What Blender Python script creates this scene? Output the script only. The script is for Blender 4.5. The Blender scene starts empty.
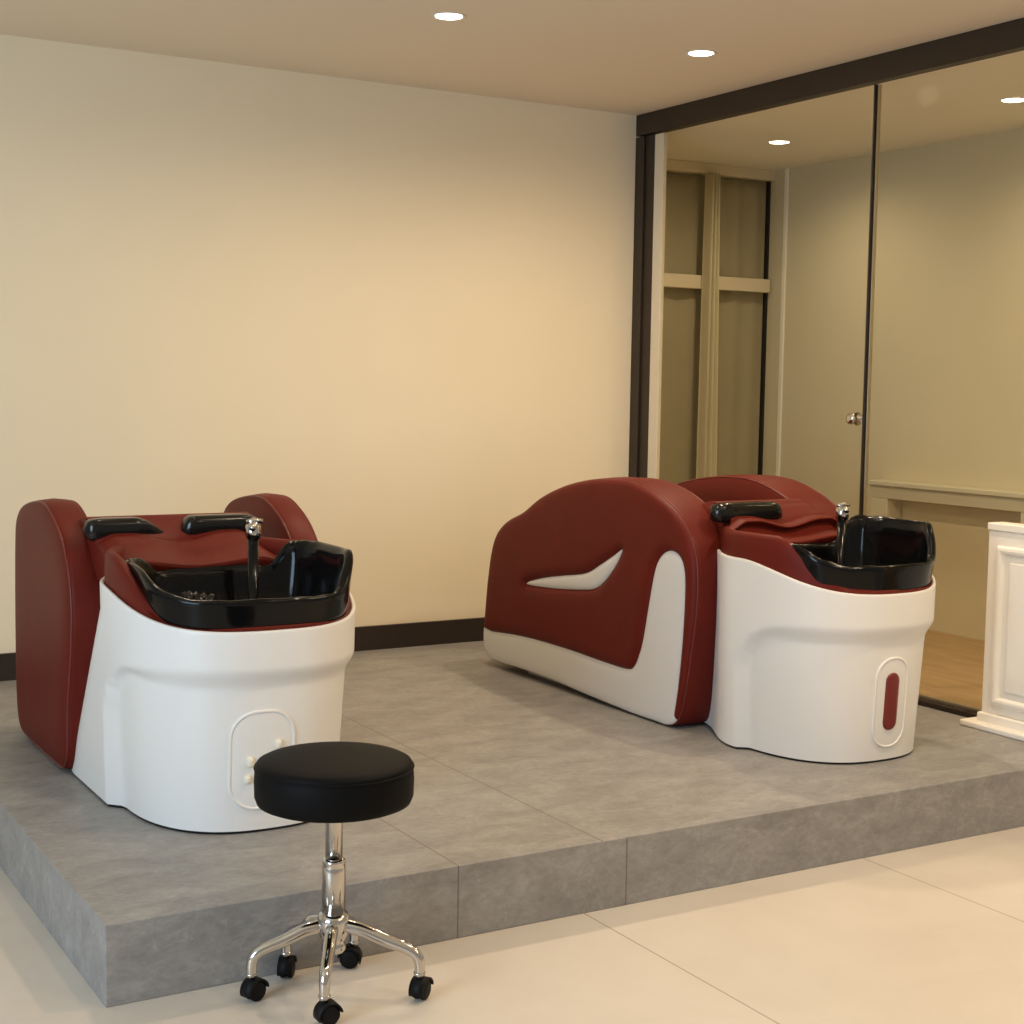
import bpy, math, random
import numpy as np
from mathutils import Vector, Matrix, noise
from mathutils.geometry import delaunay_2d_cdt

random.seed(4)
SC = bpy.context.scene
COL = SC.collection
HP = 0.2024      # platform height
XR, YB, YF, XL, HC = 4.580, 6.546, 3.4617, 0.938, 2.912

# ------------------------------------------------------------------ helpers
def sm(a, b, x):
    t = min(1.0, max(0.0, (x - a) / (b - a)))
    return t * t * (3 - 2 * t)

def lerp(a, b, t):
    return a + (b - a) * t

def mesh_obj(name, verts, faces, mat=None, parent=None, smooth=True, angle=None, sub=0, kind=None, label=None):
    me = bpy.data.meshes.new(name)
    me.from_pydata([tuple(v) for v in verts], [], [tuple(f) for f in faces])
    me.validate()
    me.update()
    import bmesh
    bm = bmesh.new(); bm.from_mesh(me)
    bmesh.ops.recalc_face_normals(bm, faces=bm.faces)
    bm.to_mesh(me); bm.free()
    if smooth:
        me.polygons.foreach_set('use_smooth', [True] * len(me.polygons))
        if angle is not None:
            me.set_sharp_from_angle(angle=math.radians(angle))
    if mat: me.materials.append(mat)
    o = bpy.data.objects.new(name, me)
    COL.objects.link(o)
    if parent: o.parent = parent
    if sub:
        m = o.modifiers.new('Subdivision', 'SUBSURF'); m.levels = sub; m.render_levels = sub
    if kind: o['kind'] = kind
    if label: o['label'] = label
    return o

def tag(o, label, cat, group=None):
    o['label'] = label; o['category'] = cat
    if group: o['group'] = group
    return o

def empty(name, loc, rz=0.0):
    o = bpy.data.objects.new(name, None); COL.objects.link(o)
    o.location = loc; o.rotation_euler = (0, 0, rz); o.empty_display_size = 0.1
    return o

def loft(rings, close=True, cap0=False, cap1=False):
    V, F = [], []
    n = len(rings[0])
    for r in rings: V += [tuple(p) for p in r]
    for i in range(len(rings) - 1):
        for j in range(n if close else n - 1):
            k = (j + 1) % n
            F.append((i * n + j, i * n + k, (i + 1) * n + k, (i + 1) * n + j))
    if cap0: F.append(tuple(range(n))[::-1])
    if cap1: F.append(tuple((len(rings) - 1) * n + j for j in range(n)))
    return V, F

def merge(*parts):
    V, F = [], []
    for v, f in parts:
        b = len(V); V += list(v); F += [tuple(i + b for i in q) for q in f]
    return V, F

def box_vf(x0, x1, y0, y1, z0, z1):
    V = [(x0,y0,z0),(x1,y0,z0),(x1,y1,z0),(x0,y1,z0),(x0,y0,z1),(x1,y0,z1),(x1,y1,z1),(x0,y1,z1)]
    F = [(0,3,2,1),(4,5,6,7),(0,1,5,4),(1,2,6,5),(2,3,7,6),(3,0,4,7)]
    return V, F

def box(name, x0, x1, y0, y1, z0, z1, mat, parent=None, bevel=0.0, kind=None, label=None):
    V, F = box_vf(x0, x1, y0, y1, z0, z1)
    o = mesh_obj(name, V, F, mat, parent, smooth=False, kind=kind, label=label)
    if bevel:
        m = o.modifiers.new('Bevel', 'BEVEL'); m.width = bevel; m.segments = 3; m.limit_method = 'ANGLE'
        o.data.polygons.foreach_set('use_smooth', [True] * 6)
        m.harden_normals = True
    return o

def lathe_vf(prof, n=48, center=(0, 0, 0), M=None):
    """prof: list of (r, z); capped where r is 0"""
    rings = []
    for r, z in prof:
        rr = max(r, 1e-5)
        rings.append([(rr * math.cos(2*math.pi*i/n), rr * math.sin(2*math.pi*i/n), z) for i in range(n)])
    V, F = loft(rings, True, True, True)
    if M is not None: V = [tuple(M @ Vector(v)) for v in V]
    return [(v[0]+center[0], v[1]+center[1], v[2]+center[2]) for v in V], F

def tube_vf(pts, rad, n=12, closed=False):
    pts = [Vector(p) for p in pts]
    N = len(pts)
    rads = rad if isinstance(rad, (list, tuple)) else [rad] * N
    rings = []
    prev = None
    for i in range(N):
        if closed: t = (pts[(i+1) % N] - pts[i-1]).normalized()
        else: t = (pts[min(i+1, N-1)] - pts[max(i-1, 0)]).normalized()
        if prev is None:
            a = Vector((0, 0, 1)) if abs(t.z) < 0.9 else Vector((1, 0, 0))
            u = t.cross(a).normalized()
        else:
            u = (prev - t * prev.dot(t)).normalized()
        prev = u
        w = t.cross(u)
        rings.append([pts[i] + (u * math.cos(2*math.pi*k/n) + w * math.sin(2*math.pi*k/n)) * rads[i] for k in range(n)])
    if closed:
        V, F = loft(rings, True)
        b = (N - 1) * n
        for j in range(n):
            k = (j + 1) % n
            F.append((b + j, b + k, k, j))
        return V, F
    return loft(rings, True, True, True)

def catmull(pts, per=8, closed=True):
    P = [np.array(p, float) for p in pts]
    out = []
    N = len(P)
    for i in range(N if closed else N - 1):
        if closed: p0, p1, p2, p3 = P[i-1], P[i], P[(i+1) % N], P[(i+2) % N]
        else: p0, p1, p2, p3 = P[max(i-1, 0)], P[i], P[i+1], P[min(i+2, N-1)]
        for k in range(per):
            t = k / per
            out.append(0.5 * ((2*p1) + (-p0+p2)*t + (2*p0-5*p1+4*p2-p3)*t*t + (-p0+3*p1-3*p2+p3)*t**3))
    if not closed: out.append(P[-1])
    return out

def resample(poly, n, closed=True):
    P = np.array(poly, float)
    if closed: P = np.vstack([P, P[:1]])
    d = np.r_[0, np.cumsum(np.linalg.norm(np.diff(P, axis=0), axis=1))]
    s = np.linspace(0, d[-1], n + 1)[:-1] if closed else np.linspace(0, d[-1], n)
    return np.stack([np.interp(s, d, P[:, k]) for k in range(P.shape[1])], 1)

def ccw(P):
    P = np.asarray(P, float)
    a = np.sum(P[:, 0] * np.roll(P[:, 1], -1) - P[:, 1] * np.roll(P[:, 0], -1))
    return P if a > 0 else P[::-1].copy()

def normals2(P):
    t = np.roll(P, -1, 0) - np.roll(P, 1, 0)
    t /= np.linalg.norm(t, axis=1)[:, None] + 1e-12
    return np.stack([t[:, 1], -t[:, 0]], 1)      # outward for ccw

def inside(poly, q):
    x, y = q; c = False
    n = len(poly); j = n - 1
    for i in range(n):
        xi, yi = poly[i]; xj, yj = poly[j]
        if (yi > y) != (yj > y) and x < (xj - xi) * (y - yi) / (yj - yi) + xi: c = not c
        j = i
    return c

def inside_np(poly, Q):
    P = np.asarray(poly); Q = np.asarray(Q)
    x, y = Q[:, 0], Q[:, 1]; c = np.zeros(len(Q), bool)
    j = len(P) - 1
    for i in range(len(P)):
        xi, yi = P[i]; xj, yj = P[j]
        if yi != yj:
            m = ((yi > y) != (yj > y)) & (x < (xj - xi) * (y - yi) / (yj - yi) + xi)
            c ^= m
        j = i
    return c

def pdist(poly, Q):
    A = np.asarray(poly); B = np.roll(A, -1, 0); Q = np.asarray(Q)
    best = np.full(len(Q), 1e9)
    for a, b in zip(A, B):
        ab = b - a; L = ab @ ab + 1e-15
        t = np.clip(((Q - a) @ ab) / L, 0, 1)
        best = np.minimum(best, np.linalg.norm(Q - a - t[:, None] * ab, axis=1))
    return best

def plate_vf(outline, holes, place, height, step=0.014, skirt=0.01, edges=(0.003, 0.008)):
    """a padded sheet filling an outline (2-D), raised by height(distance to the edge)"""
    outline = ccw(outline)
    loops = [outline] + [ccw(h) for h in holes]
    pts, E = [], []
    for L in loops:
        b = len(pts); pts += [tuple(p) for p in L]
        E += [(b + i, b + (i + 1) % len(L)) for i in range(len(L))]
    nb = len(pts)
    lo, hi = outline.min(0), outline.max(0)
    g = np.array([(x, y) for x in np.arange(lo[0], hi[0], step) for y in np.arange(lo[1], hi[1], step)])
    cand = [g]
    for k, L in enumerate(loops):
        nn = normals2(L)
        for e in edges:
            cand.append(L - nn * e if k == 0 else L + nn * e)
    keep = []
    for ci, Q in enumerate(cand):
        m = inside_np(outline, Q)
        dmin = pdist(outline, Q)
        for h in loops[1:]:
            m &= ~inside_np(h, Q); dmin = np.minimum(dmin, pdist(h, Q))
        lim = edges[-1] * 1.5 if ci == 0 else edges[(ci - 1) % len(edges)] * 0.7
        keep += [tuple(p) for p in Q[m & (dmin > lim)]]
    pts += keep
    v2, _, tri, *_ = delaunay_2d_cdt([Vector(p) for p in pts], E, [], 0, 1e-7)
    A = np.array([(v.x, v.y) for v in v2])
    tri = np.array([t for t in tri if len(t) == 3])
    c = A[tri].mean(1)
    m = inside_np(outline, c)
    for h in loops[1:]: m &= ~inside_np(h, c)
    tri = tri[m]
    d = pdist(outline, A)
    for h in loops[1:]: d = np.minimum(d, pdist(h, A))
    V = [place(A[i][0], A[i][1], height(d[i], A[i])) for i in range(len(A))]
    F = [tuple(int(i) for i in t) for t in tri]
    # skirt along border edges
    from collections import Counter
    cnt = Counter()
    for t in F:
        for a, b in ((t[0], t[1]), (t[1], t[2]), (t[2], t[0])): cnt[(min(a, b), max(a, b))] += 1
    low = {}
    for (a, b), k in cnt.items():
        if k == 1:
            for i in (a, b):
                if i not in low:
                    low[i] = len(V)
                    V.append(place(A[i][0], A[i][1], height(0.0, A[i]) - skirt))
            F.append((a, b, low[b], low[a]))
    return V, F

# ------------------------------------------------------------------ materials
def new_mat(name):
    m = bpy.data.materials.new(name); m.use_nodes = True
    nt = m.node_tree; b = nt.nodes['Principled BSDF']
    return m, nt, b

def N(nt, t, **k):
    n = nt.nodes.new(t)
    for a, v in k.items():
        if a in n.inputs: n.inputs[a].default_value = v
        else: setattr(n, a, v)
    return n

def simple(name, col, rough=0.5, metal=0.0, coat=0.0, bump=0.0, bscale=200.0, var=0.0, vscale=6.0, spec=None):
    m, nt, b = new_mat(name)
    b.inputs['Base Color'].default_value = (*col, 1)
    b.inputs['Roughness'].default_value = rough
    b.inputs['Metallic'].default_value = metal
    b.inputs['Coat Weight'].default_value = coat
    if spec is not None: b.inputs['Specular IOR Level'].default_value = spec
    tc = N(nt, 'ShaderNodeTexCoord')
    if bump:
        t = N(nt, 'ShaderNodeTexNoise'); t.inputs['Scale'].default_value = bscale; t.inputs['Detail'].default_value = 4
        bm = N(nt, 'ShaderNodeBump'); bm.inputs['Strength'].default_value = bump; bm.inputs['Distance'].default_value = 0.002
        nt.links.new(tc.outputs['Object'], t.inputs['Vector'])
        nt.links.new(t.outputs['Fac'], bm.inputs['Height']); nt.links.new(bm.outputs['Normal'], b.inputs['Normal'])
    if var:
        t = N(nt, 'ShaderNodeTexNoise'); t.inputs['Scale'].default_value = vscale; t.inputs['Detail'].default_value = 5
        r = N(nt, 'ShaderNodeValToRGB')
        r.color_ramp.elements[0].position = 0.3; r.color_ramp.elements[1].position = 0.7
        r.color_ramp.elements[0].color = (*[c * (1 - var) for c in col], 1)
        r.color_ramp.elements[1].color = (*[min(1, c * (1 + var)) for c in col], 1)
        nt.links.new(tc.outputs['Object'], t.inputs['Vector'])
        nt.links.new(t.outputs['Fac'], r.inputs['Fac']); nt.links.new(r.outputs['Color'], b.inputs['Base Color'])
    return m

def tile_mat(name, c1, c2, c3, rough, seams, groove, stretch=(1, 1, 1), scale=3.0, width=0.0022, veins=False):
    """stone with mottling, plus thin joint lines at given (axis, position)"""
    m, nt, b = new_mat(name)
    L = nt.links.new
    tc = N(nt, 'ShaderNodeTexCoord')
    mp = N(nt, 'ShaderNodeMapping'); mp.inputs['Scale'].default_value = stretch
    L(tc.outputs['Object'], mp.inputs['Vector'])
    t = N(nt, 'ShaderNodeTexNoise'); t.inputs['Scale'].default_value = scale; t.inputs['Detail'].default_value = 9
    t.inputs['Roughness'].default_value = 0.68; t.inputs['Distortion'].default_value = 0.5
    L(mp.outputs['Vector'], t.inputs['Vector'])
    r = N(nt, 'ShaderNodeValToRGB'); e = r.color_ramp.elements
    e[0].position = 0.3; e[0].color = (*c1, 1); e[1].position = 0.72; e[1].color = (*c3, 1)
    k = e.new(0.5); k.color = (*c2, 1)
    L(t.outputs['Fac'], r.inputs['Fac'])
    sx = N(nt, 'ShaderNodeSeparateXYZ'); L(tc.outputs['Object'], sx.inputs['Vector'])
    fac = None
    for ax, pos, *where in seams:
        s = N(nt, 'ShaderNodeMath', operation='SUBTRACT'); L(sx.outputs[ax], s.inputs[0]); s.inputs[1].default_value = pos
        a = N(nt, 'ShaderNodeMath', operation='ABSOLUTE'); L(s.outputs[0], a.inputs[0])
        l = N(nt, 'ShaderNodeMath', operation='LESS_THAN'); L(a.outputs[0], l.inputs[0]); l.inputs[1].default_value = width
        if where:
            q = N(nt, 'ShaderNodeMath', operation='GREATER_THAN' if where[0] == 'top' else 'LESS_THAN')
            L(sx.outputs[2], q.inputs[0]); q.inputs[1].default_value = HP - 0.002
            l2 = N(nt, 'ShaderNodeMath', operation='MULTIPLY'); L(l.outputs[0], l2.inputs[0]); L(q.outputs[0], l2.inputs[1]); l = l2
        if fac is None: fac = l
        else:
            q = N(nt, 'ShaderNodeMath', operation='MAXIMUM'); L(fac.outputs[0], q.inputs[0]); L(l.outputs[0], q.inputs[1]); fac = q
    out = r.outputs['Color']
    if veins:
        # fine grain and thin pale veins of the stone
        g = N(nt, 'ShaderNodeTexNoise'); g.inputs['Scale'].default_value = 38; g.inputs['Detail'].default_value = 6; g.inputs['Roughness'].default_value = 0.7
        L(mp.outputs['Vector'], g.inputs['Vector'])
        gr = N(nt, 'ShaderNodeMapRange'); gr.inputs['From Min'].default_value = 0.3; gr.inputs['From Max'].default_value = 0.7
        gr.inputs['To Min'].default_value = 0.86; gr.inputs['To Max'].default_value = 1.14
        L(g.outputs['Fac'], gr.inputs['Value'])
        mg = N(nt, 'ShaderNodeMixRGB', blend_type='MULTIPLY'); mg.inputs['Fac'].default_value = 1
        L(out, mg.inputs['Color1']); L(gr.outputs['Result'], mg.inputs['Color2']); out = mg.outputs['Color']
        v = N(nt, 'ShaderNodeTexNoise'); v.inputs['Scale'].default_value = 2.6; v.inputs['Detail'].default_value = 5; v.inputs['Distortion'].default_value = 1.2
        L(tc.outputs['Object'], v.inputs['Vector'])
        va = N(nt, 'ShaderNodeMath', operation='SUBTRACT'); L(v.outputs['Fac'], va.inputs[0]); va.inputs[1].default_value = 0.5
        vb = N(nt, 'ShaderNodeMath', operation='ABSOLUTE'); L(va.outputs[0], vb.inputs[0])
        vr = N(nt, 'ShaderNodeMapRange'); vr.inputs['From Min'].default_value = 0.0; vr.inputs['From Max'].default_value = 0.006
        vr.inputs['To Min'].default_value = 0.30; vr.inputs['To Max'].default_value = 0.0; L(vb.outputs[0], vr.inputs['Value'])
        vm = N(nt, 'ShaderNodeMath', operation='MULTIPLY'); L(vr.outputs['Result'], vm.inputs[0]); L(g.outputs['Fac'], vm.inputs[1])
        mv = N(nt, 'ShaderNodeMixRGB'); mv.inputs['Color2'].default_value = (0.55, 0.53, 0.49, 1)
        L(vm.outputs[0], mv.inputs['Fac']); L(out, mv.inputs['Color1']); out = mv.outputs['Color']
    if fac is not None:
        mx = N(nt, 'ShaderNodeMixRGB'); mx.inputs['Color2'].default_value = (*groove, 1)
        L(fac.outputs[0], mx.inputs['Fac']); L(out, mx.inputs['Color1']); out = mx.outputs['Color']
    L(out, b.inputs['Base Color'])
    b.inputs['Roughness'].default_value = rough
    bm = N(nt, 'ShaderNodeBump'); bm.inputs['Strength'].default_value = 0.15; bm.inputs['Distance'].default_value = 0.004
    L(t.outputs['Fac'], bm.inputs['Height']); L(bm.outputs['Normal'], b.inputs['Normal'])
    return m

def emit_mat(name, col, s):
    m, nt, b = new_mat(name)
    b.inputs['Base Color'].default_value = (0.9, 0.88, 0.82, 1)
    b.inputs['Emission Color'].default_value = (*col, 1)
    b.inputs['Emission Strength'].default_value = s
    return m

def glass_mat(name, tint, refl):
    m = bpy.data.materials.new(name); m.use_nodes = True
    nt = m.node_tree; nt.nodes.clear()
    out = N(nt, 'ShaderNodeOutputMaterial')
    tr = N(nt, 'ShaderNodeBsdfTransparent'); tr.inputs['Color'].default_value = (*tint, 1)
    gl = N(nt, 'ShaderNodeBsdfGlossy'); gl.inputs['Roughness'].default_value = 0.0
    fr = N(nt, 'ShaderNodeFresnel'); fr.inputs['IOR'].default_value = 1.45
    mu = N(nt, 'ShaderNodeMath', operation='MULTIPLY'); mu.inputs[1].default_value = refl
    mx = N(nt, 'ShaderNodeMixShader')
    nt.links.new(fr.outputs[0], mu.inputs[0]); nt.links.new(mu.outputs[0], mx.inputs[0])
    nt.links.new(tr.outputs[0], mx.inputs[1]); nt.links.new(gl.outputs[0], mx.inputs[2])
    nt.links.new(mx.outputs[0], out.inputs['Surface'])
    return m

M = {}
M['wall'] = simple('cream_paint', (0.87, 0.765, 0.56), 0.85, bump=0.05, bscale=180, var=0.012, vscale=2)
M['ceil'] = simple('ceiling_paint', (0.84, 0.745, 0.60), 0.9, bump=0.03, bscale=120)
M['ceil2'] = simple('pale_ceiling_paint', (0.90, 0.86, 0.78), 0.9)
M['wall2'] = simple('olive_cream_paint', (0.66, 0.59, 0.43), 0.85, bump=0.04, bscale=150)
M['trim2'] = simple('pale_trim_paint', (0.70, 0.62, 0.47), 0.6)
M['base'] = simple('dark_brown_skirting', (0.028, 0.018, 0.013), 0.45)
M['frame'] = simple('dark_bronze_frame', (0.022, 0.013, 0.008), 0.42, var=0.05, vscale=20)
M['frame2'] = simple('bronze_frame_face', (0.028, 0.017, 0.009), 0.5)
M['slate'] = tile_mat('slate_tile', (0.225, 0.212, 0.198), (0.285, 0.27, 0.252), (0.36, 0.342, 0.318), 0.5,
                      [(0, 1.893), (0, 2.362, 'top'), (0, 2.447, 'front')], (0.15, 0.135, 0.12), (1.0, 1.7, 1.7), 5.5, veins=True)
M['floor'] = tile_mat('cream_tile', (0.60, 0.53, 0.445), (0.64, 0.57, 0.48), (0.68, 0.61, 0.52), 0.42,
                      [(0, 2.304), (0, 3.374)], (0.33, 0.27, 0.22), (1, 1, 1), 1.6)
M['wood'] = tile_mat('oak_floor', (0.34, 0.22, 0.11), (0.42, 0.28, 0.15), (0.50, 0.34, 0.19), 0.5, [], (0, 0, 0), (12.0, 1.2, 1), 3.0)
M['red'] = simple('oxblood_leather', (0.125, 0.0125, 0.0065), 0.5, bump=0.12, bscale=320, var=0.06, vscale=9, spec=0.16)
M['redpipe'] = simple('oxblood_piping', (0.15, 0.02, 0.014), 0.4)
M['redplastic'] = simple('dark_red_plastic', (0.17, 0.012, 0.01), 0.3)
M['white'] = simple('white_shell_plastic', (0.83, 0.80, 0.75), 0.38)
M['whiteleather'] = simple('white_leather', (0.70, 0.67, 0.62), 0.5, bump=0.08, bscale=300)
M['cream'] = simple('cream_knob_plastic', (0.83, 0.76, 0.60), 0.35)
M['black'] = simple('black_glazed_basin', (0.004, 0.004, 0.004), 0.12, bump=0.25, bscale=28, spec=0.22)
M['film'] = simple('black_film', (0.008, 0.008, 0.008), 0.16, bump=0.6, bscale=45, spec=0.3)
M['blackpad'] = simple('glossy_black_pad', (0.008, 0.007, 0.006), 0.16, spec=0.35)
M['blackmat'] = simple('black_plinth', (0.01, 0.01, 0.01), 0.5)
M['vinyl'] = simple('black_vinyl', (0.006, 0.0057, 0.0055), 0.55, bump=0.1, bscale=350, spec=0.07)
M['rubber'] = simple('black_rubber', (0.006, 0.006, 0.006), 0.5, spec=0.15)
M['chrome'] = simple('chrome', (0.62, 0.59, 0.55), 0.12, 1.0)
M['alu'] = simple('brushed_aluminium', (0.55, 0.50, 0.42), 0.3, 1.0)
M['cab'] = simple('white_painted_wood', (0.90, 0.845, 0.75), 0.45)
M['console'] = simple('grey_white_paint', (0.62, 0.58, 0.46), 0.5)
M['curtain'] = simple('olive_sheer', (0.36, 0.32, 0.215), 0.85, var=0.05, vscale=4)
M['curtain2'] = simple('pale_curtain', (0.60, 0.55, 0.40), 0.85)
M['night'] = simple('window_glass_dark', (0.05, 0.045, 0.035), 0.2)
M['lamp'] = emit_mat('lamp_lens', (1.0, 0.86, 0.66), 14.0)
M['lampring'] = simple('lamp_ring_white', (0.85, 0.80, 0.72), 0.4)
M['glass'] = glass_mat('partition_glass', (0.95, 0.945, 0.90), 0.002)

# ------------------------------------------------------------------ setting
def st(o):
    o['kind'] = 'structure'; return o

st(box('floor', -3.0, 4.7, -1.5, YF + 0.02, -0.1, 0.0, M['floor']))
st(box('floor_side', -3.0, XL + 0.02, YF + 0.02, YB + 0.1, -0.1, 0.0, M['floor']))
o = st(box('platform', XL, XR + 0.06, YF, YB, 0.0, HP, M['slate'], bevel=0.003)); 
st(box('wall_back', -3.0, XR + 0.06, YB, YB + 0.1, 0.0, HC, M['wall']))
st(box('ceiling', -3.0, XR + 0.06, -1.5, YB + 0.1, HC, HC + 0.1, M['ceil']))
st(box('baseboard_back', XL, XR - 0.001, YB - 0.016, YB - 0.0005, HP, HP + 0.118, M['base'], bevel=0.003))
st(box('baseboard_back_left', -3.0, XL, YB - 0.016, YB - 0.0005, 0.0, HP + 0.118, M['base'], bevel=0.003))
# room beyond the glass
X2, Y2, H2 = 6.075, 7.287, 2.825
st(box('floor_beyond', XR + 0.06, X2 + 0.1, 2.6, Y2 + 0.1, 0.0, HP, M['wood']))
st(box('ceiling_beyond', XR + 0.06, X2 + 0.1, 2.6, Y2 + 0.1, H2, H2 + 0.19, M['ceil2']))
st(box('wall_right', X2, X2 + 0.1, 2.6, Y2 + 0.1, HP, H2, M['wall2']))
st(box('wall_near_end', XR + 0.06, X2, 2.5, 2.6, HP, H2, M['wall2']))
st(box('wall_left_return', XR + 0.06, XR + 0.09, YB - 0.02, Y2, HP, H2, M['wall2']))

# glazed partition
w1 = empty('window_1', (XR + 0.04, 5.0, HP)); st(w1)
def wpart(name, x0, x1, y0, y1, z0, z1, mat, bevel=0.0, label=None, parent=w1):
    lx, ly, lz = parent.location
    return box(name, x0-lx, x1-lx, y0-ly, y1-ly, z0-lz, z1-lz, mat, parent, bevel, label=label)
PY0 = 2.9
wpart('header', XR, XR + 0.059, PY0, YB - 0.001, 2.803, HC - 0.001, M['frame2'], 0.003)
wpart('jamb', XR, XR + 0.059, YB - 0.075, YB - 0.001, HP, 2.795, M['frame2'], 0.003)
wpart('jamb_rebate', XR + 0.012, XR + 0.059, YB - 0.155, YB - 0.075, HP, 2.795, M['frame'], 0.003)
wpart('bottom_track', XR - 0.012, XR + 0.059, PY0, YB - 0.155, HP, HP + 0.022, M['frame'], 0.002)
wpart('track_rail', XR + 0.016, XR + 0.03, PY0, YB - 0.155, HP + 0.022, HP + 0.036, M['alu'])
JY = 4.808
wpart('fixed_pane', XR + 0.036, XR + 0.046, PY0, JY - 0.006, HP + 0.022, 2.795, M['glass'])
wpart('joint_strip', XR + 0.03, XR + 0.05, JY - 0.004, JY + 0.001, HP + 0.022, 2.795, M['alu'], 0.001)
d1 = empty('door_1', (XR + 0.04, 5.6, HP)); st(d1)
wpart('glass_leaf', XR + 0.02, XR + 0.03, JY + 0.012, YB - 0.23, HP + 0.037, 2.794, M['glass'], parent=d1)
wpart('stile', XR + 0.013, XR + 0.037, YB - 0.23, YB - 0.156, HP + 0.037, 2.794, M['trim2'], 0.002, parent=d1)
wpart('edge_strip', XR + 0.016, XR + 0.034, JY + 0.003, JY + 0.009, HP + 0.037, 2.794, M['frame'], 0.001, parent=d1)
# knob on the door leaf
kb = Matrix.Rotation(-math.pi/2, 3, 'Y')
V, F = lathe_vf([(0, 0), (0.028, 0), (0.029, 0.004), (0.012, 0.008), (0.010, 0.024), (0.02, 0.03), (0.0245, 0.04), (0.022, 0.05), (0.012, 0.055), (0, 0.056)], 32, M=kb)
kn = mesh_obj('door_knob', V, F, M['chrome'], d1)
kn.location = (XR + 0.02 - d1.location.x, 4.846 - d1.location.y, 1.374 - HP)

# curtained window in the end wall beyond
w2 = empty('window_2', (5.4, Y2, HP)); st(w2)
wpart('end_wall_glass', XR + 0.09, X2, Y2, Y2 + 0.04, HP, H2, M['night'], parent=w2)
wpart('top_rail', XR + 0.09, X2, Y2 - 0.10, Y2, 2.765, H2, M['trim2'], 0.003, parent=w2)
wpart('transom', XR + 0.09, X2 - 0.03, Y2 - 0.115, Y2 - 0.065, 2.085, 2.165, M['trim2'], 0.004, parent=w2)
wpart('side_post', X2 - 0.014, X2, Y2 - 0.06, Y2, HP, 2.765, M['blackmat'], parent=w2)

def curtain(name, x0, x1, y, z0, z1, amp, freq, mat, seed=0, taper=None):
    nx, nz = 90, 24
    V, F = [], []
    for k in range(nz + 1):
        tz = k / nz; z = lerp(z0, z1, tz)
        for i in range(nx + 1):
            t = i / nx
            a, b = x0, x1
            if taper: a, b = taper(tz, x0, x1)
            x = lerp(a, b, t)
            g = amp * (0.75 + 0.25 * tz)
            yy = y + g * math.sin(t * freq * 2 * math.pi + seed) + 0.5 * g * math.sin(t * freq * 4.6 + 1.3 * seed + tz * 0.6)
            V.append((x, yy, z))
    for k in range(nz):
        for i in range(nx):
            a = k * (nx + 1) + i
            F.append((a, a + 1, a + nx + 2, a + nx + 1))
    o = mesh_obj(name, V, F, mat)
    s = o.modifiers.new('Solid', 'SOLIDIFY'); s.thickness = 0.003
    return o
o = curtain('sheer_curtain', 4.70, 5.59, Y2 - 0.035, HP + 0.01, 2.762, 0.008, 4, M['curtain'], 0.4)
tag(o, 'dull olive sheer curtain on the left half of the far window, behind the glass partition', 'curtain', None)
o = curtain('sheer_curtain', 5.61, X2 - 0.016, Y2 - 0.035, HP + 0.01, 2.762, 0.008, 3, M['curtain'], 2.1)
tag(o, 'dull olive sheer curtain on the right half of the far window, beside the post', 'curtain', None)
o = curtain('gathered_curtain', 5.50, 5.62, Y2 - 0.150, HP + 0.01, 2.762, 0.022, 3, M['curtain2'], 1.0,
            lambda t, a, b: (a + 0.02 * t, b + 0.05 * (1 - t) - 0.01 * t))
tag(o, 'pale gathered curtain hanging as one narrow bundle between two darker sheers', 'curtain')

# flush door in the far wall: casing edge only
st(box('trim_1', X2 - 0.012, X2, 7.06, 7.09, HP, H2, M['cab'], bevel=0.003))

# console against the far wall
cx0 = 5.96
con = tag(empty('console_table', (X2 - 0.06, 5.6, HP)),
          'grey white console table against the far wall behind the glass', 'console table')
def cpart(name, x0, x1, y0, y1, z0, z1, mat, bevel=0.004, parent=con, label=None):
    lx, ly, lz = parent.location
    return box(name, x0-lx, x1-lx, y0-ly, y1-ly, z0-lz, z1-lz, mat, parent, bevel, label=label)
cpart('top', cx0 - 0.02, X2 - 0.001, 4.90, 6.19, 0.975, 1.0, M['console'])
cpart('apron', cx0, X2 - 0.004, 4.93, 6.165, 0.905, 0.975, M['console'])
cpart('leg', cx0, X2 - 0.004, 6.03, 6.165, HP, 0.905, M['console'])
cpart('leg', cx0, X2 - 0.004, 4.93, 5.11, HP, 0.905, M['console'])

# panelled white cabinet at the right edge
cab = tag(empty('panelled_cabinet', (4.54, 3.6, HP)),
          'white painted cabinet with raised panel front and stepped plinth, against the glass', 'cabinet')
CF, CY, CT = 4.50, 4.005, 1.0
cpart('carcass', CF, 4.578, 3.1, CY, HP + 0.06, CT - 0.03, M['cab'], 0.003, cab)
cpart('cabinet_top', CF - 0.008, 4.579, 3.08, CY + 0.004, CT - 0.03, CT, M['cab'], 0.006, cab)
cpart('plinth', CF - 0.02, 4.578, 3.08, CY + 0.008, HP, HP + 0.06, M['cab'], 0.008, cab)
cpart('plinth_moulding', CF - 0.062, 4.578, 3.05, CY + 0.055, HP, HP + 0.025, M['cab'], 0.008, cab)
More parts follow.
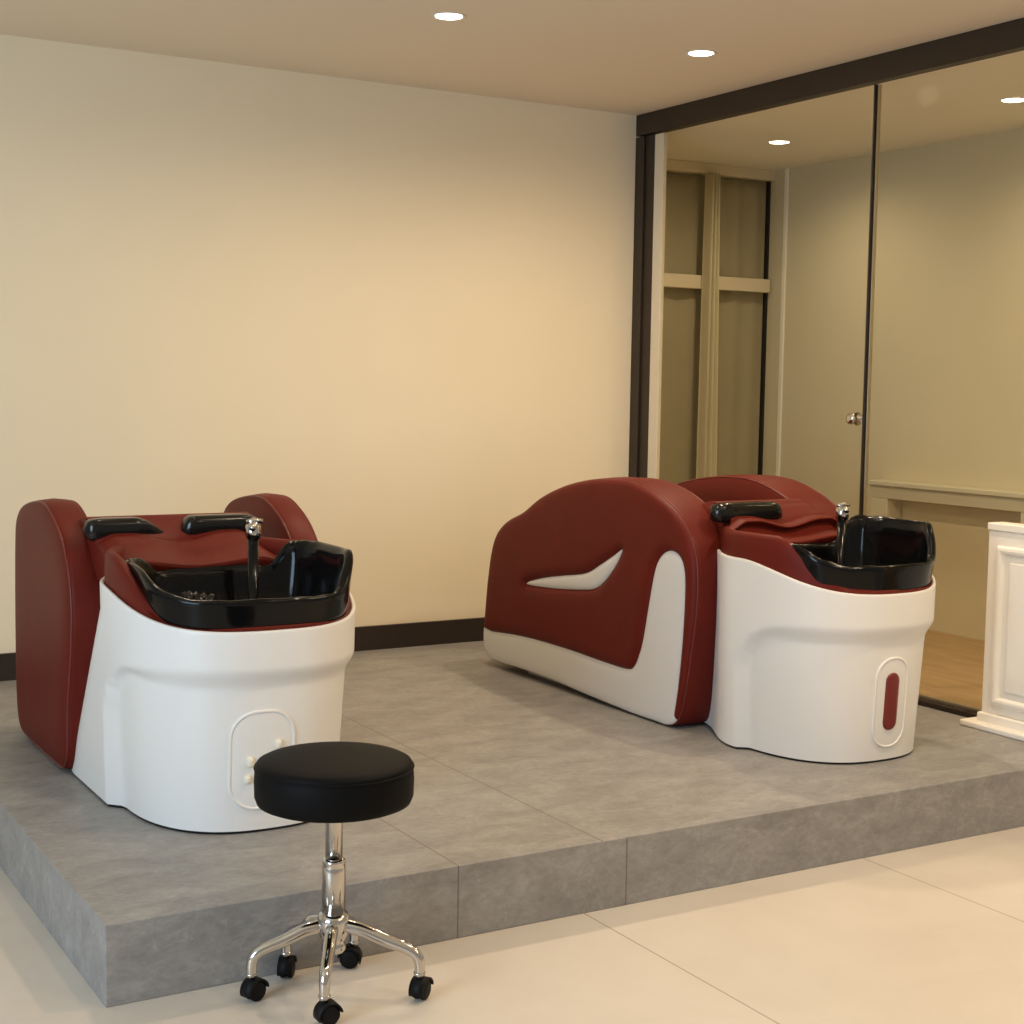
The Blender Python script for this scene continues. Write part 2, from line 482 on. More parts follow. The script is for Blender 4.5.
# raised panel with picture-frame mouldings on the -x face
def ring_frame(x_a, x_b, y0, y1, z0, z1, w, name, parent):
    lx, ly, lz = parent.location
    def rect(x, i): return [(x-lx, y0+i-ly, z0+i-lz), (x-lx, y1-i-ly, z0+i-lz), (x-lx, y1-i-ly, z1-i-lz), (x-lx, y0+i-ly, z1-i-lz)]
    rings = [rect(x_a, 0), rect(x_b, w*0.2), rect(x_b - 0.002, w*0.5), rect(x_b, w*0.75), rect(x_a, w)]
    V, F = loft(rings, True)
    return mesh_obj(name, V, F, M['cab'], parent, smooth=False)
for ya, yb_ in ((3.20, CY - 0.048),):
    ring_frame(CF, CF - 0.014, ya, yb_, HP + 0.095, CT - 0.085, 0.034, 'panel_moulding', cab)
    cpart('door_panel', CF - 0.008, CF + 0.001, ya + 0.065, yb_ - 0.065, HP + 0.155, CT - 0.145, M['cab'], 0.006, cab)

# ------------------------------------------------------------------ ceiling downlights
def downlight(x, y, z, label):
    t = tag(empty('ceiling_downlight', (x, y, z)), label, 'ceiling light', 'recessed ceiling downlights')
    V, F = lathe_vf([(0.052, -0.0005), (0.060, -0.004), (0.064, -0.004), (0.068, -0.0005)], 48)
    mesh_obj('trim_ring', V, F, M['lampring'], t)
    V, F = lathe_vf([(0, -0.003), (0.03, -0.003), (0.052, -0.002), (0.053, -0.0004)], 48)
    mesh_obj('lamp_lens', V, F, M['lamp'], t)
    return t
DL = [(2.769, 5.228, HC, 'recessed round downlight in the main ceiling, left of the pair'),
      (3.959, 5.19, HC, 'recessed round downlight in the main ceiling, nearest the dark glass frame'),
      (5.386, 6.351, H2, 'recessed downlight in the ceiling beyond the glass, near the curtained window'),
      (5.467, 4.829, H2, 'recessed downlight in the ceiling beyond the glass, cut by the right picture edge')]
for x, y, z, l in DL: downlight(x, y, z, l)

# ------------------------------------------------------------------ the wash units
def wash_unit(kind):
    P = dict(
        plain=dict(org=(1.568, 3.995), ky=1.30, arm=0.80, yr=0.80, yb=0.50, xl=-0.382, xr=0.505, cx=-0.035, th=0.12, thr=0.11, dz=0.0, dr=0.0, end=1.58),
        bolt=dict(org=(3.752, 3.77), ky=1.0, arm=0.62, yr=0.625, yb=0.475, xl=-0.366, xr=0.45, th=0.185, thr=0.22, cx=0.0, dz=0.02, dr=0.033, end=2.2))[kind]
    ky, dz, dr = P['ky'], P['dz'], P['dr']
    root = empty('salon_wash_chair', (*P['org'], HP))
    if kind == 'plain':
        tag(root, 'wash chair with plain dark red side panels and three cream knobs on its white base', 'wash chair')
    else:
        tag(root, 'wash chair with a white bolt shape and white border on its red side panel', 'wash chair')
    YC = 0.42 if kind == 'plain' else 0.38
    # --- shell
    def hw(a, y, z):
        k = min(1.0, z / 0.6)
        if kind == 'plain': y0, y1 = lerp(0.85, 0.43, k), lerp(1.35, 0.92, k)
        else: y0, y1 = P['arm'] - 0.22, P['arm'] + 0.16
        return lerp(a, 0.205, sm(y0, y1, y))
    NQ, NF, NRR = 90, 24, 6
    yrear = P['arm'] + (0.45 if kind == 'plain' else 0.25)
    nexp = 2.5
    par = []
    for i in range(NF): par.append(('f', -1, lerp(yrear, YC, i / NF)))
    for i in range(NQ + 1):
        ph = math.pi * i / NQ
        par.append(('c', ph, 0))
    for i in range(1, NF + 1): par.append(('f', 1, lerp(YC, yrear, i / NF)))
    for i in range(1, NRR): par.append(('r', lerp(0.205, -0.205, i / NRR), yrear))
    def pt(p, a, yf, z):
        if p[0] == 'f': return p[1] * hw(a, p[2], z), p[2]
        if p[0] == 'r': return p[1], yrear
        c, s = math.cos(p[1]), math.sin(p[1])
        return (-a * math.copysign(abs(c) ** (2 / nexp), c), YC - (YC - yf) * max(0, s) ** (2 / nexp))
    def ynom(p):
        if p[0] == 'f' or p[0] == 'r': return p[2]
        return YC * (1 - max(0, math.sin(p[1])) ** (2 / nexp))
    def zrim(y): return 0.588 + 0.092 * sm(-0.02, 0.50, y) if kind == 'plain' else 0.590 + 0.100 * sm(-0.06, 0.37, y)
    def mask(y, z):
        ya, zc, r = 0.36 if kind == 'bolt' else 0.425, 0.455, 0.17
        dx = y - (ya - r); dy = z - (zc - r)
        d = math.hypot(max(dx, 0), max(dy, 0)) + min(max(dx, dy), 0) - r
        wy = lerp(0.011, 0.034, sm(0, 0.3, z) * sm(0.36, 0.1, y))
        return sm(-wy, wy, d)
    def surf(p, z):
        y = ynom(p)
        m = mask(y, z)
        af, yff = 0.352 + 0.014 * z / 0.6, -0.052
        zz = min(z, 0.6) / 0.45
        ar, yfr = 0.312 + 0.026 * zz, -0.026 * zz
        x1, y1 = pt(p, af, yff, z); x0, y0 = pt(p, ar, yfr, z)
        return lerp(x0, x1, m), lerp(y0, y1, m)
    NZ = 76
    rings = []
    for k in range(NZ + 1):
        ring = []
        for p in par:
            z = lerp(0.008, zrim(ynom(p)), k / NZ)
            x, y = surf(p, z); ring.append((x, y, z))
        rings.append(ring)
    top = np.array(rings[-1])
    P2 = top[:, :2]
    nn = normals2(P2)
    # orient the normals outward (away from the middle)
    if np.mean(np.sum(nn * (P2 - P2.mean(0)), 1)) < 0: nn = -nn
    def off(o, dzv):
        q = P2 - nn * o
        return [(q[i, 0], q[i, 1], top[i, 2] + (dzv[i] if hasattr(dzv, '__len__') else dzv)) for i in range(len(q))]
    for o_, d_ in ((0.001, 0.003), (0.004, 0.005), (0.009, 0.005), (0.012, 0.002), (0.013, -0.06)):
        rings.append(off(o_, d_))
    body = mesh_obj('body_shell', *loft(rings, True), M['white'], root)
    br = [[(x * 0.985, y * 0.985 + 0.004, z) for x, y, _ in rings[0]] for z in (0.0, 0.012)]
    mesh_obj('shadow_gap_plinth', *loft(br, True, True, True), M['blackmat'], root)  # black strip paints in the dark shadow gap under the shell
    # --- red padded collar inside the shell
    yn = np.array([ynom(p) for p in par])
    c0, c1 = (0.05, 0.43) if kind == 'plain' else (-0.04, 0.24)
    sgx = [1 if q[0] > 0 else -1 for q in P2]
    zl = np.array([max(zrim(y) + 0.016, 0.606 + (0.172 + dz * 0.5) * (sm(c0, c1, y) if sd < 0 or kind == 'plain' else sm(0.12, 0.42, y))) for y, sd in zip(yn, sgx)])
    rel = zl - top[:, 2]
    LR = [off(0.014, -0.05), off(0.0145, rel * 0.5), off(0.016, rel - 0.018), off(0.021, rel - 0.006), off(0.031, rel),
          off(0.043, rel - 0.003), off(0.053, rel - 0.014), off(0.058, rel - 0.035), off(0.060, rel - 0.12)]
    mesh_obj('padded_collar', *loft(LR, True), M['red'], root)
    # --- basin
    NB = 120
    hwid, yfr, ybk = 0.318, -0.040, P['yb'] + 0.012
    yc = (yfr + ybk) / 2; hl = (ybk - yfr) / 2
    def bring(s, zfun, shift=0.0, jit=0.0):
        r = []
        for i in range(NB):
            a = 2 * math.pi * i / NB
            c, q = math.cos(a), math.sin(a)
            n_ = 2.55 if q < 0 else 4.5
            ux = math.copysign(abs(c) ** (2 / n_), c); uy = math.copysign(abs(q) ** (2 / n_), q)
            j = 1 + jit * noise.noise(Vector((3 * c, 3 * q, s * 3 + (2 if kind == 'bolt' else 7))))
            x = hwid * s * ux * j; y = yc + shift + hl * s * uy * j
            r.append((x, y, zfun(x / hwid / max(s, .01), (y - yfr) / (2 * hl), a)))
        return r
    def rim(u, v, a):
        # u: -1..1 across, v: 0 front..1 back
        side = sm(0.45, 0.85, abs(u))
        tall = 0.785 if u > 0 else (0.752 if kind == 'plain' else 0.728)
        if u > 0: g = sm(0.06, 0.30, v) * side
        else: g = sm(0.05, 0.62 if kind == 'plain' else 0.4, v) * side
        z = lerp(0.676, tall, g)
        z = lerp(z, 0.708 - dr * 0.3, sm(0.72, 1.0, v) * (1 - sm(0.45, 0.75, abs(u))))
        z += 0.006
        return z + dr * (0.5 + 0.5 * g) + 0.005 * noise.noise(Vector((math.cos(a) * 5, math.sin(a) * 5, 1.0 if kind == 'bolt' else 4.0)))
    B = [bring(0.91, lambda u, v, a: 0.55), bring(0.935, lambda u, v, a: 0.585),
         bring(0.968, lambda u, v, a: lerp(0.585, rim(u, v, a), 0.4), jit=0.006),
         bring(0.988, lambda u, v, a: lerp(0.585, rim(u, v, a), 0.78), jit=0.012),
         bring(1.0, lambda u, v, a: rim(u, v, a) - 0.010, jit=0.014),
         bring(0.99, lambda u, v, a: rim(u, v, a) - 0.002, jit=0.014),
         bring(0.968, lambda u, v, a: rim(u, v, a), jit=0.016),
         bring(0.94, lambda u, v, a: rim(u, v, a) - 0.004, jit=0.016),
         bring(0.91, lambda u, v, a: rim(u, v, a) - 0.018, jit=0.016),
         bring(0.91, lambda u, v, a: rim(u, v, a) - 0.06, jit=0.02),
         bring(0.84, lambda u, v, a: 0.60, jit=0.02), bring(0.76, lambda u, v, a: 0.53, jit=0.02),
         bring(0.6, lambda u, v, a: 0.485), bring(0.35, lambda u, v, a: 0.468), bring(0.1, lambda u, v, a: 0.462)]
    basin = mesh_obj('basin', *loft(B, True, False, True), M['black'], root)
    V, F = lathe_vf([(0, 0.006), (0.012, 0.007), (0.026, 0.005), (0.03, 0)], 24, (0, yc, 0.462))
    mesh_obj('drain', V, F, M['chrome'], basin)
    # crumpled lining film lying in the bowl
    V, F = [], []
    nx = 26
    for k in range(nx + 1):
        for i in range(nx + 1):
            u, v = i / nx * 2 - 1, k / nx * 2 - 1
            x = -0.10 + 0.10 * u; y = yc + 0.10 + 0.07 * v
            e = sm(1.0, 0.5, max(abs(u), abs(v)))
            z = 0.51 + e * (0.115 + 0.07 * noise.noise(Vector((u * 2.1, v * 2.4, 0.7))) + 0.03 * noise.noise(Vector((u * 6, v * 6, 2.7))))
            V.append((x, y, z))
    for k in range(nx):
        for i in range(nx):
            a = k * (nx + 1) + i; F.append((a, a + 1, a + nx + 2, a + nx + 1))
    mesh_obj('crumpled_liner', V, F, M['film'], basin, label='crumpled glossy black liner')
    # --- tap
    tx, ty = (0.085, 0.38) if kind == 'plain' else (0.115, 0.37)
    V, F = lathe_vf([(0, 0), (0.022, 0), (0.02, 0.012), (0.0165, 0.02), (0.0165, 0.335), (0, 0.336)], 24, (tx, ty, 0.485 + dz*0.4))
    tap = mesh_obj('tap', V, F, M['black'], root, label='black tap stem')
    zt = 0.82 + dz * 0.4
    hd = merge(lathe_vf([(0, -0.012), (0.020, -0.012), (0.024, -0.004), (0.024, 0.028), (0.018, 0.038), (0, 0.04)], 24, (tx, ty, zt)),
               tube_vf([(tx, ty - 0.004, zt + 0.026), (tx - 0.012, ty - 0.03, zt + 0.032), (tx - 0.02, ty - 0.045, zt + 0.024)], [0.012, 0.011, 0.009], 12),
               tube_vf([(tx - 0.02, ty + 0.005, zt + 0.04), (tx + 0.0, ty, zt + 0.046), (tx + 0.028, ty - 0.01, zt + 0.044)], [0.007, 0.01, 0.006], 12))
    mesh_obj('tap_head', *hd, M['chrome'], tap, label='chrome tap head')
    # --- neck cushion and backrest
    yr, yb = P['yr'], P['yb']
    xw = 0.292
    def topz(x): return 0.770 + dz + 0.028 * sm(0.0, 0.16, abs(x)) - 0.04 * sm(0.20, 0.30, abs(x))
    def low(x): return - 0.03 * sm(0.20, 0.30, abs(x)) + 0.738 + dz * 0.6 - 0.018 * (1 - sm(0.0, 0.2, abs(x)))
    bk = 0.845 + dz
    prof = [(yb + 0.030, lambda x: 0.60), (yb + 0.022, lambda x: low(x) - 0.05), (yb + 0.008, lambda x: low(x) - 0.018), (yb + 0.006, lambda x: low(x) - 0.006), (yb + 0.022, lambda x: low(x) + 0.004),
            (lerp(yb, yr, 0.5), lambda x: lerp(low(x), topz(x), 0.5)), (yr - 0.10, lambda x: topz(x) - 0.012),
            (yr - 0.07, lambda x: topz(x) - 0.002), (yr - 0.045, lambda x: topz(x) - 0.004), (yr - 0.03, lambda x: lerp(topz(x), bk, 0.15)), (yr + 0.02, lambda x: lerp(topz(x), bk, 0.6)), (yr + 0.06, lambda x: bk - 0.012), (yr + 0.09, lambda x: bk), (yr + 0.16, lambda x: bk - 0.012),
            (yr + 0.22, lambda x: 0.78), (yr + 0.42, lambda x: 0.58), (yr + 0.52, lambda x: 0.44), (yr + 0.54, lambda x: 0.30)]
    yk = [q[0] for q in prof]
    rowsY = list(catmull([(y,) for y in yk], 4, False))
    NX = 48
    rows = []
    xs = [lerp(-xw, xw, i / NX) for i in range(NX + 1)]
    cols = []
    for x in xs:
        cols.append(catmull([(q[0], q[1](x)) for q in prof], 4, False))
    for r in range(len(cols[0])):
        row = []
        for i, x in enumerate(xs):
            y, z = cols[i][r]
            row.append((x + P['cx'], y, z))
        row = [(row[0][0] - 0.004, row[0][1], row[0][2] - 0.10)] + row + [(row[-1][0] + 0.004, row[-1][1], row[-1][2] - 0.10)]
        rows.append(row)
    # the cushion narrows where it passes between the side panels
    lim = (-P['xl'] - P['th'] + 0.03)
    rows = [[(max(-lerp(xw, lim, sm(P['arm'] - 0.1, P['arm'], y)) * 1.02, min(lerp(xw, lim, sm(P['arm'] - 0.1, P['arm'], y)) * 1.02, x)), y, z) for x, y, z in row] for row in rows]
    mesh_obj('neck_cushion', *loft(rows, False), M['red'], root)
    # --- glossy black shoulder pads lying on the cushion
    for s in ((-1, 1) if kind == 'plain' else (-1,)):
        rg = []
        T = 22
        for k in range(T + 1):
            t = k / T
            x = lerp(0.022 if kind == 'plain' else -0.045, 0.295, t)
            e = math.sqrt(max(0.0, 1 - (2 * t - 1) ** 8)) if 0 < t < 1 else 0.05
            tz_ = 0.770 + dz + 0.028 * sm(0.0, 0.16, abs(x))
            g_ = sm(-0.05, 0.42 if (s < 0 and kind == 'plain') else 0.12, t)
            hy = (0.022 + 0.020 * g_) * e
            hz = (0.014 + 0.024 * g_) * e
            zc_ = lerp(tz_ + 0.012, 0.811 + dz, g_)
            ring = []
            for j in range(24):
                a = 2 * math.pi * j / 24
                c, q = math.cos(a), math.sin(a)
                ring.append((s * x + P['cx'], yr + 0.005 + hy * math.copysign(abs(c) ** 0.55, c), zc_ + hz * math.copysign(abs(q) ** 0.55, q)))
            rg.append(ring)
        mesh_obj('shoulder_pad', *loft(rg, True, True, True), M['blackpad'], root)
    # --- seat and leg rest between the panels
    xs0, xs1 = P['xl'] + P['th'] * 0.8, P['xr'] - P['th'] * 0.8
    y0 = yr + 0.48; y1 = P['end'] - 0.04
    sr = []
    for z, i in ((0.20, 0.0), (0.22, 0.0), (0.36, 0.0), (0.395, 0.012), (0.41, 0.03), (0.42, 0.07)):
        sr.append([(lerp(xs0, xs1, 0) + i, y0 + i, z), (xs1 - i, y0 + i, z), (xs1 - i, y1 - i, z), (xs0 + i, y1 - i, z)])
    mesh_obj('seat', *loft(sr, True, True, True), M['red'], root, angle=50)
    box('seat_base', xs0 + 0.04, xs1 - 0.04, y0 - 0.2, y1 - 0.1, 0.0, 0.215, M['white'], root, bevel=0.01)
    # --- side panels
    if kind == 'bolt':
        raw = [(5.983, 0.135), (5.966, 0.242), (5.945, 0.398), (5.910, 0.553), (5.862, 0.640), (5.775, 0.702), (5.638, 0.755), (5.491, 0.832), (5.295, 0.897),
               (5.089, 0.934), (4.874, 0.945), (4.715, 0.922), (4.565, 0.868), (4.460, 0.796), (4.405, 0.720), (4.380, 0.620), (4.383, 0.462), (4.410, 0.293),
               (4.444, 0.12), (4.480, 0.036), (4.540, 0.0), (4.620, -0.004), (4.781, 0.004), (5.117, 0.020), (5.375, 0.033), (5.651, 0.036), (5.872, 0.034), (5.955, 0.060)]
        raw = [(y - 3.77, max(z - 0.003, 0.004) - 0.013 * sm(0.2, 0.9, z)) for y, z in raw]
    else:
        raw = [(5.555, 0.70), (5.53, 0.785), (5.44, 0.840), (5.28, 0.872), (5.13, 0.880), (5.01, 0.850), (4.885, 0.785), (4.80, 0.69), (4.762, 0.57), (4.775, 0.42), (4.82, 0.24),
               (4.835, 0.09), (4.87, 0.03), (4.92, 0.012), (5.15, 0.010), (5.40, 0.012), (5.51, 0.03), (5.555, 0.10), (5.57, 0.25), (5.568, 0.50)]
        raw = [(y - 3.995, z) for y, z in raw]
    outline = ccw(resample(catmull(raw, 8), 200))
    on = normals2(outline)
    def panel(sgn, xo, th):
        """xo: outer face; the panel runs inward by th"""
        r = 0.022
        rings = []
        for (i_, d_) in [(r, 0.0), (r*0.62, r*0.08), (r*0.29, r*0.29), (r*0.08, r*0.62), (0, r), (-0.004, th*0.5), (0, th - r), (r*0.08, th - r*0.62), (r*0.29, th - r*0.29), (r*0.62, th - r*0.08), (r, th)]:
            q = outline - on * i_
            rings.append([(xo - sgn * d_, q[k, 0], q[k, 1]) for k in range(len(q))])
        core = loft(rings, True)
        inn = outline - on * r
        caps = []
        hin = lambda d, p: 0.016 * (1 - math.exp(-d / 0.05))
        caps.append(plate_vf(inn, [], lambda u, v, h: (xo - sgn * (th + h), u, v), hin, 0.02, 0.0))
        if kind == 'plain':
            hout = lambda d, p: 0.008 * (1 - math.exp(-d / 0.03))
            caps.append(plate_vf(inn, [], lambda u, v, h: (xo + sgn * h, u, v), hout, 0.02, 0.0))
        else:
            caps.append(([(xo, q[0], q[1]) for q in inn], [tuple(range(len(inn)))]))
        o = mesh_obj('side_panel', *merge(core, *caps), M['red'], root, angle=40)
        # piping seams along both rims
        for xx, nm in ((xo - sgn * r * 0.30, 'piping'), (xo - sgn * (th - r * 0.30), 'piping')):
            q = outline - on * (r * 0.27)
            V, F = tube_vf([(xx, a, b) for a, b in q], 0.0035, 8, True)
            mesh_obj(nm, V, F, M['redpipe'], o)
        if kind == 'bolt':
            y_ = 3.77
            redbot = [(5.925, 0.165), (5.609, 0.187), (5.271, 0.189), (5.001, 0.181), (4.815, 0.180), (4.765, 0.200), (4.735, 0.25), (4.709, 0.32), (4.671, 0.487), (4.640, 0.60),
                      (4.602, 0.655), (4.550, 0.680), (4.498, 0.672), (4.462, 0.635), (4.448, 0.557), (4.454, 0.37), (4.476, 0.17), (4.500, 0.045)]
            redbot = catmull([(a - y_, b - 0.001) for a, b in redbot], 8, False)
            face = outline - on * 0.006
            # split the face outline where the border begins and ends
            def near(pt_): return int(np.argmin(np.linalg.norm(face - np.array(pt_), axis=1)))
            i0, i1 = near(redbot[0]), near(redbot[-1])
            redbot[0] = face[i0]; redbot[-1] = face[i1]
            n_ = len(face)
            def walk(a, b, step):
                out = [face[a]]; k = a
                while k != b:
                    k = (k + step) % n_; out.append(face[k])
                return out
            fA, fB = walk(i1, i0, 1), walk(i1, i0, -1)
            za = np.mean([q[1] for q in fA]); zb = np.mean([q[1] for q in fB])
            up, dn = (fA, fB) if za > zb else (fB, fA)
            redpoly = list(redbot) + up[1:-1]
            whpoly = list(redbot) + dn[1:-1]
            redpoly = resample(redpoly, 340); whpoly = resample(whpoly, 300)
            bolt = [(5.60, 0.424), (5.479, 0.462), (5.303, 0.495), (5.125, 0.526), (5.016, 0.575), (4.919, 0.624), (4.863, 0.653), (4.905, 0.588), (4.974, 0.520), (5.045, 0.475), (5.145, 0.455), (5.388, 0.431)]
            bolt = resample(catmull([(a - y_, b - 0.001) for a, b in bolt], 6), 90)
            bolt = ccw(bolt)
            hole = bolt + normals2(bolt) * 0.004
            hr = lambda d, p: 0.001 + 0.016 * (1 - math.exp(-d / 0.012)) 
            mesh_obj('face_pad', *plate_vf(redpoly, [hole], lambda u, v, h: (xo + sgn * h, u, v), hr, 0.02, 0.014, (0.004, 0.010, 0.018)), M['red'], o)
            hw_ = lambda d, p: 0.001 + 0.006 * (1 - math.exp(-d / 0.008))
            mesh_obj('white_border', *plate_vf(whpoly, [], lambda u, v, h: (xo + sgn * h, u, v), hw_, 0.02, 0.014, (0.004, 0.010)), M['whiteleather'], o, label='white leather border')
            hb = lambda d, p: 0.001 + 0.007 * (1 - math.exp(-d / 0.008))
            mesh_obj('bolt_inlay', *plate_vf(bolt, [], lambda u, v, h: (xo + sgn * h, u, v), hb, 0.012, 0.004, (0.003, 0.007)), M['whiteleather'], o, label='white bolt-shaped inlay')
            xm = xo - sgn * (th * 0.5 + 0.03)
            V, F = box_vf(xm - 0.045, xm + 0.045, 1.50, 1.93, 0.0, 0.045)
            mesh_obj('panel_foot', V, F, M['whiteleather'], o, smooth=False)
        return o
    panel(-1, P['xl'], P['th'])
    panel(1, P['xr'], P['thr'])
    # --- plate on the front of the base
    def fronty(x, z):
        best = None
        lo_, hi_ = 0.0, math.pi
        for _ in range(40):
            mid = (lo_ + hi_) / 2
            if surf(('c', mid, 0), z)[0] < x: lo_ = mid
            else: hi_ = mid
        return surf(('c', (lo_ + hi_) / 2, 0), z)[1]
    def nrm(x, z):
        e = 0.004
        gx = (fronty(x + e, z) - fronty(x - e, z)) / (2 * e); gz = (fronty(x, z + e) - fronty(x, z - e)) / (2 * e)
        return Vector((gx, -1, gz)).normalized()
    def on_front(u, v, h):
        q = Vector((u, fronty(u, v), v)) + nrm(u, v) * h
        return tuple(q)
    def stadium(cx, cz, w, h, r, n=16):
        pts = []
        for (sx, sz, a0) in ((1, 1, 0), (-1, 1, 90), (-1, -1, 180), (1, -1, 270)):
            for k in range(n + 1):
                a = math.radians(a0 + 90 * k / n)
                pts.append((cx + sx * (w/2 - r) + r * math.cos(a), cz + sz * (h/2 - r) + r * math.sin(a)))
        return resample(pts, 100)
    if kind == 'plain':
        pc, pw, ph_, pr = (-0.033, 0.215), 0.186, 0.285, 0.075
    else:
        pc, pw, ph_, pr = (0.014, 0.212), 0.150, 0.315, 0.07
    sh = stadium(*pc, pw, ph_, pr)
    hp_ = lambda d, p: 0.0005 + 0.0025 * (1 - math.exp(-d / 0.004))
    pl = mesh_obj('control_plate', *plate_vf(sh, [], on_front, hp_, 0.016, 0.004, (0.003, 0.007)), M['white'], body)
    V, F = tube_vf([on_front(a, b, 0.001) for a, b in sh], 0.005, 10, True)
    mesh_obj('plate_bead', V, F, M['white'], body)
    if kind == 'plain':
        for kx, kz, kw, kh in ((0.012, 0.258, 0.020, 0.028), (-0.070, 0.212, 0.022, 0.032), (-0.077, 0.162, 0.020, 0.028)):
            s2 = stadium(kx, kz, kw, kh, min(kw, kh) * 0.49)
            hk = lambda d, p: 0.004 + 0.012 * math.sqrt(max(0, 1 - (1 - min(1, d / 0.0095)) ** 2))
            mesh_obj('knob', *plate_vf(resample(s2, 40), [], on_front, hk, 0.004, 0.004, (0.001, 0.003)), M['cream'], body, label='cream plastic knob')
    else:
        s2 = stadium(pc[0] - 0.002, pc[1] + 0.004, 0.062, 0.205, 0.030)
        hk = lambda d, p: 0.0045 + 0.006 * math.sqrt(max(0, 1 - (1 - min(1, d / 0.012)) ** 2))
        mesh_obj('red_handle', *plate_vf(s2, [], on_front, hk, 0.008, 0.004, (0.002, 0.006)), M['redplastic'], body, label='dark red oval handle')
    return root

wash_unit('plain')
wash_unit('bolt')

# ------------------------------------------------------------------ the stool
SX, SY = 1.452, 3.290
stool = tag(empty('rolling_stool', (SX, SY, 0)), 'round black vinyl stool on a chrome five-legged caster base, in front of the platform step', 'stool')
R_, zt, zb = 0.193, 0.590, 0.478
V, F = lathe_vf([(0, zb), (R_-0.02, zb), (R_-0.006, zb+0.006), (R_, zb+0.022), (R_+0.001, zb+0.06), (R_-0.001, zt-0.026), (R_-0.004, zt-0.022), (R_-0.001, zt-0.018),
                 (R_-0.006, zt-0.009), (R_-0.018, zt-0.003), (R_-0.05, zt+0.002), (R_*0.4, zt+0.004), (0, zt+0.005)], 96)
seat = mesh_obj('seat', V, F, M['vinyl'], stool)
V, F = tube_vf([((R_-0.0015)*math.cos(2*math.pi*i/96), (R_-0.001)*math.sin(2*math.pi*i/96), zt-0.021) for i in range(96)], 0.003, 8, True)
mesh_obj('piping', V, F, M['vinyl'], seat)
V, F = lathe_vf([(0, zb-0.024), (0.0245, zb-0.024), (0.025, zb-0.010), (0.04, zb-0.004), (0.04, zb+0.004), (0, zb+0.004)], 32)
mesh_obj('mount', V, F, M['rubber'], stool)
V, F = lathe_vf([(0, 0.30), (0.0215, 0.30), (0.0215, zb-0.03), (0.0225, zb-0.028), (0.0225, zb-0.024), (0, zb-0.0235)], 40)
mesh_obj('piston', V, F, M['chrome'], stool)
V, F = lathe_vf([(0, 0.20), (0.029, 0.20), (0.029, 0.318), (0.026, 0.326), (0.029, 0.329), (0.028, 0.336), (0.022, 0.340), (0, 0.340)], 40)
mesh_obj('lift_sleeve', V, F, M['chrome'], stool)
V, F = lathe_vf([(0, 0.105), (0.026, 0.105), (0.03, 0.112), (0.03, 0.125), (0.025, 0.13), (0.036, 0.15), (0.040, 0.165), (0.040, 0.19), (0.034, 0.203), (0, 0.204)], 40)
mesh_obj('hub', V, F, M['chrome'], stool)
legs = [(167, 0.200), (240, 0.188), (319, 0.218), (48, 0.165), (118, 0.150)]
for ang, rr in legs:
    a = math.radians(ang)
    d = Vector((math.cos(a), math.sin(a), 0))
    zc_ = 0.078
    pts = [d*0.025 + Vector((0, 0, 0.172)), d*0.07 + Vector((0, 0, 0.165)), d*(rr*0.62) + Vector((0, 0, 0.143)), d*(rr*0.82) + Vector((0, 0, 0.130)), d*(rr*0.95) + Vector((0, 0, 0.116)),
           d*rr + Vector((0, 0, 0.094)), d*rr + Vector((0, 0, 0.062))]
    pp = catmull([tuple(p) for p in pts], 6, False)
    V, F = tube_vf(pp, [lerp(0.017, 0.0125, i/(len(pp)-1)) for i in range(len(pp))], 16)
    leg = mesh_obj('leg', V, F, M['chrome'], stool)
    # caster: hooded twin wheel
    sw = {167: 200, 240: 180, 319: 215, 48: 330, 118: 235}[ang]
    h = Vector((math.cos(math.radians(sw)), math.sin(math.radians(sw)), 0)); side = Vector((-h.y, h.x, 0))
    c = d*rr + Vector((0, 0, 0.0255)) - h*0.010
    Mx = Matrix((( side.x, h.x, 0), (side.y, h.y, 0), (0, 0, 1)))   # local x = axle
    Rw = Matrix.Rotation(math.pi/2, 3, 'Y')
    W = [lathe_vf([(0, o), (0.020, o), (0.0245, o+0.003), (0.0255, o+0.007), (0.0245, o+0.011), (0.02, o+0.014), (0, o+0.014)], 28, M=Mx @ Rw) for o in (-0.017, 0.003)]
    wv = merge(*W)
    wv = ([(v[0]+c.x, v[1]+c.y, v[2]+c.z) for v in wv[0]], wv[1])
    mesh_obj('wheel', *wv, M['rubber'], leg)
    V, F = [], []
    rg = []
    for k in range(13):
        t = math.radians(-20 + 190 * k / 12)
        cc = c + h * (0.029 * math.cos(t)) + Vector((0, 0, 0.029 * math.sin(t)))
        n_ = (h * math.cos(t) + Vector((0, 0, math.sin(t))))
        rg.append([cc - side*0.019 - n_*0.003, cc + side*0.019 - n_*0.003, cc + side*0.019 + n_*0.002, cc - side*0.019 + n_*0.002])
    mesh_obj('caster_hood', *loft(rg, True, True, True), M['rubber'], leg)
    V, F = lathe_vf([(0, 0.048), (0.0075, 0.048), (0.0075, 0.064), (0.0145, 0.066), (0.0145, 0.072), (0, 0.072)], 20, (d.x*rr, d.y*rr, 0))
    mesh_obj('caster_stem', V, F, M['chrome'], leg)

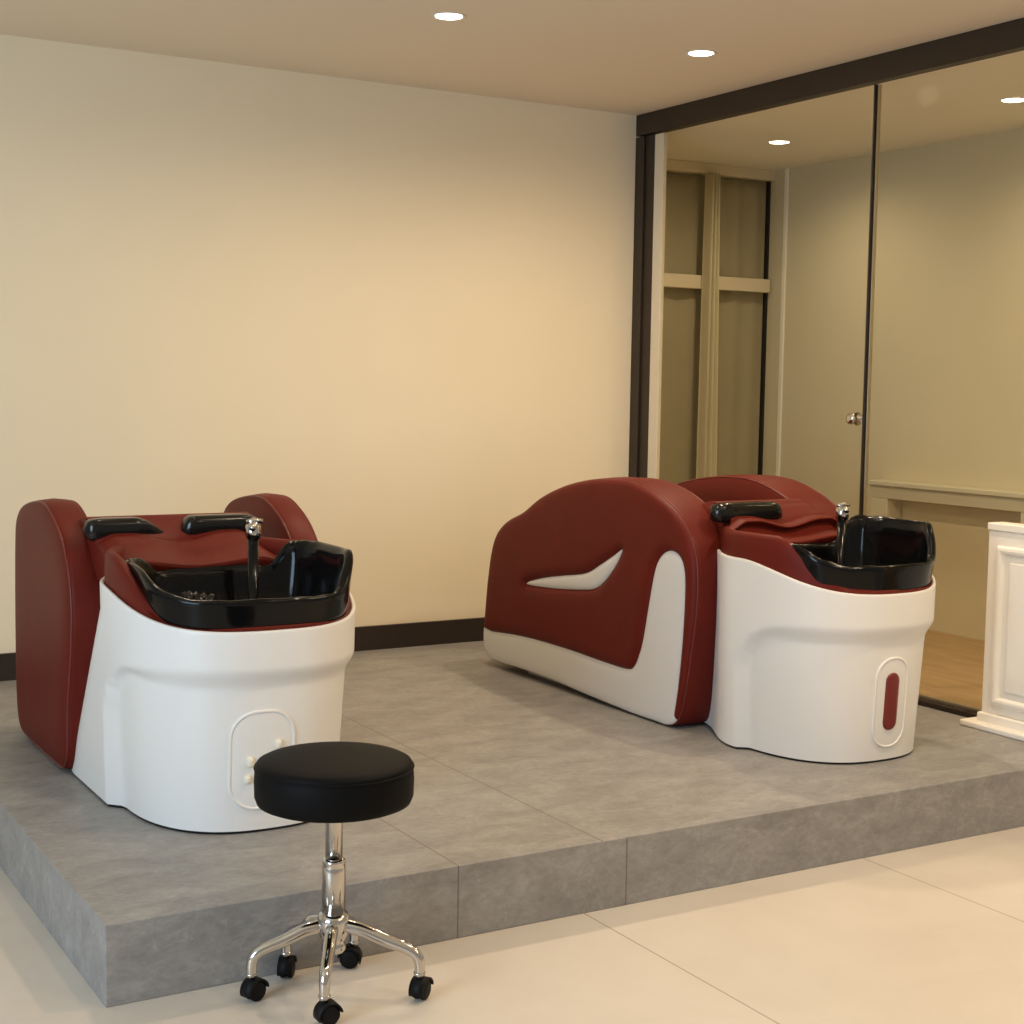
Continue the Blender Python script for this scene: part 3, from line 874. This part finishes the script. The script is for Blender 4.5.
# ------------------------------------------------------------------ lights
def spot(x, y, z, e, col=(1.0, 0.80, 0.56), size=171, blend=1.0, r=0.05):
    l = bpy.data.lights.new('downlight', 'SPOT'); l.energy = e; l.color = col
    l.spot_size = math.radians(size); l.spot_blend = blend; l.shadow_soft_size = r
    o = bpy.data.objects.new('downlight_and_fill_beam', l); COL.objects.link(o); o.location = (x, y, z - 0.03)
    return o
WARM = (1.0, 0.80, 0.57)
for x, y, e in ((2.769, 5.228, 54), (3.959, 5.19, 92), (1.55, 5.25, 26), (1.55, 2.9, 8), (2.769, 2.9, 70), (3.959, 2.9, 80), (2.769, 0.8, 75), (3.959, 0.8, 75)):  # all after the first pair: unseen lamps added, the last pair to brighten the faces turned to the camera
    spot(x, y, HC, e, WARM)
spot(5.386, 6.351, H2, 27, (1.0, 0.80, 0.54)); spot(5.467, 4.829, H2, 27, (1.0, 0.80, 0.54)); spot(5.467, 3.3, H2, 27, (1.0, 0.80, 0.54))  # last lamp here is unseen, added out of view
# cool area light added for daylight assumed from the left; no window built
l = bpy.data.lights.new('assumed_daylight', 'AREA'); l.shape = 'RECTANGLE'; l.size = 1.8; l.size_y = 1.8; l.energy = 115; l.color = (0.58, 0.78, 1.0)
o = bpy.data.objects.new('assumed_daylight', l); COL.objects.link(o); o.location = (-2.2, 1.9, 1.5)
o.rotation_euler = (Vector((1.5, 4.3, 0.7)) - o.location).to_track_quat('-Z', 'Y').to_euler()
w = bpy.data.worlds.new('World'); SC.world = w; w.use_nodes = True
bg = w.node_tree.nodes['Background']; bg.inputs['Color'].default_value = (1.0, 0.92, 0.82, 1); bg.inputs['Strength'].default_value = 0.34

# ------------------------------------------------------------------ camera
cd = bpy.data.cameras.new('Camera'); cam = bpy.data.objects.new('Camera', cd); COL.objects.link(cam)
cd.sensor_width = 36.0; cd.lens = 1495.237 / 1024 * 36.0; cd.clip_start = 0.02
r = Vector((0.86172125, -0.50714255, 0.01558619)); u = Vector((0.02971907, 0.08111618, 0.99626148)); f = Vector((0.50651088, 0.85803648, -0.08497134))
mw = Matrix(((r.x, u.x, -f.x, 0), (r.y, u.y, -f.y, 0), (r.z, u.z, -f.z, 1.5), (0, 0, 0, 1)))
cam.matrix_world = mw
SC.camera = cam
vs = SC.view_settings
vs.view_transform = 'Standard'; vs.look = 'None'; vs.exposure = 0.0; vs.gamma = 1.0; vs.use_curve_mapping = False
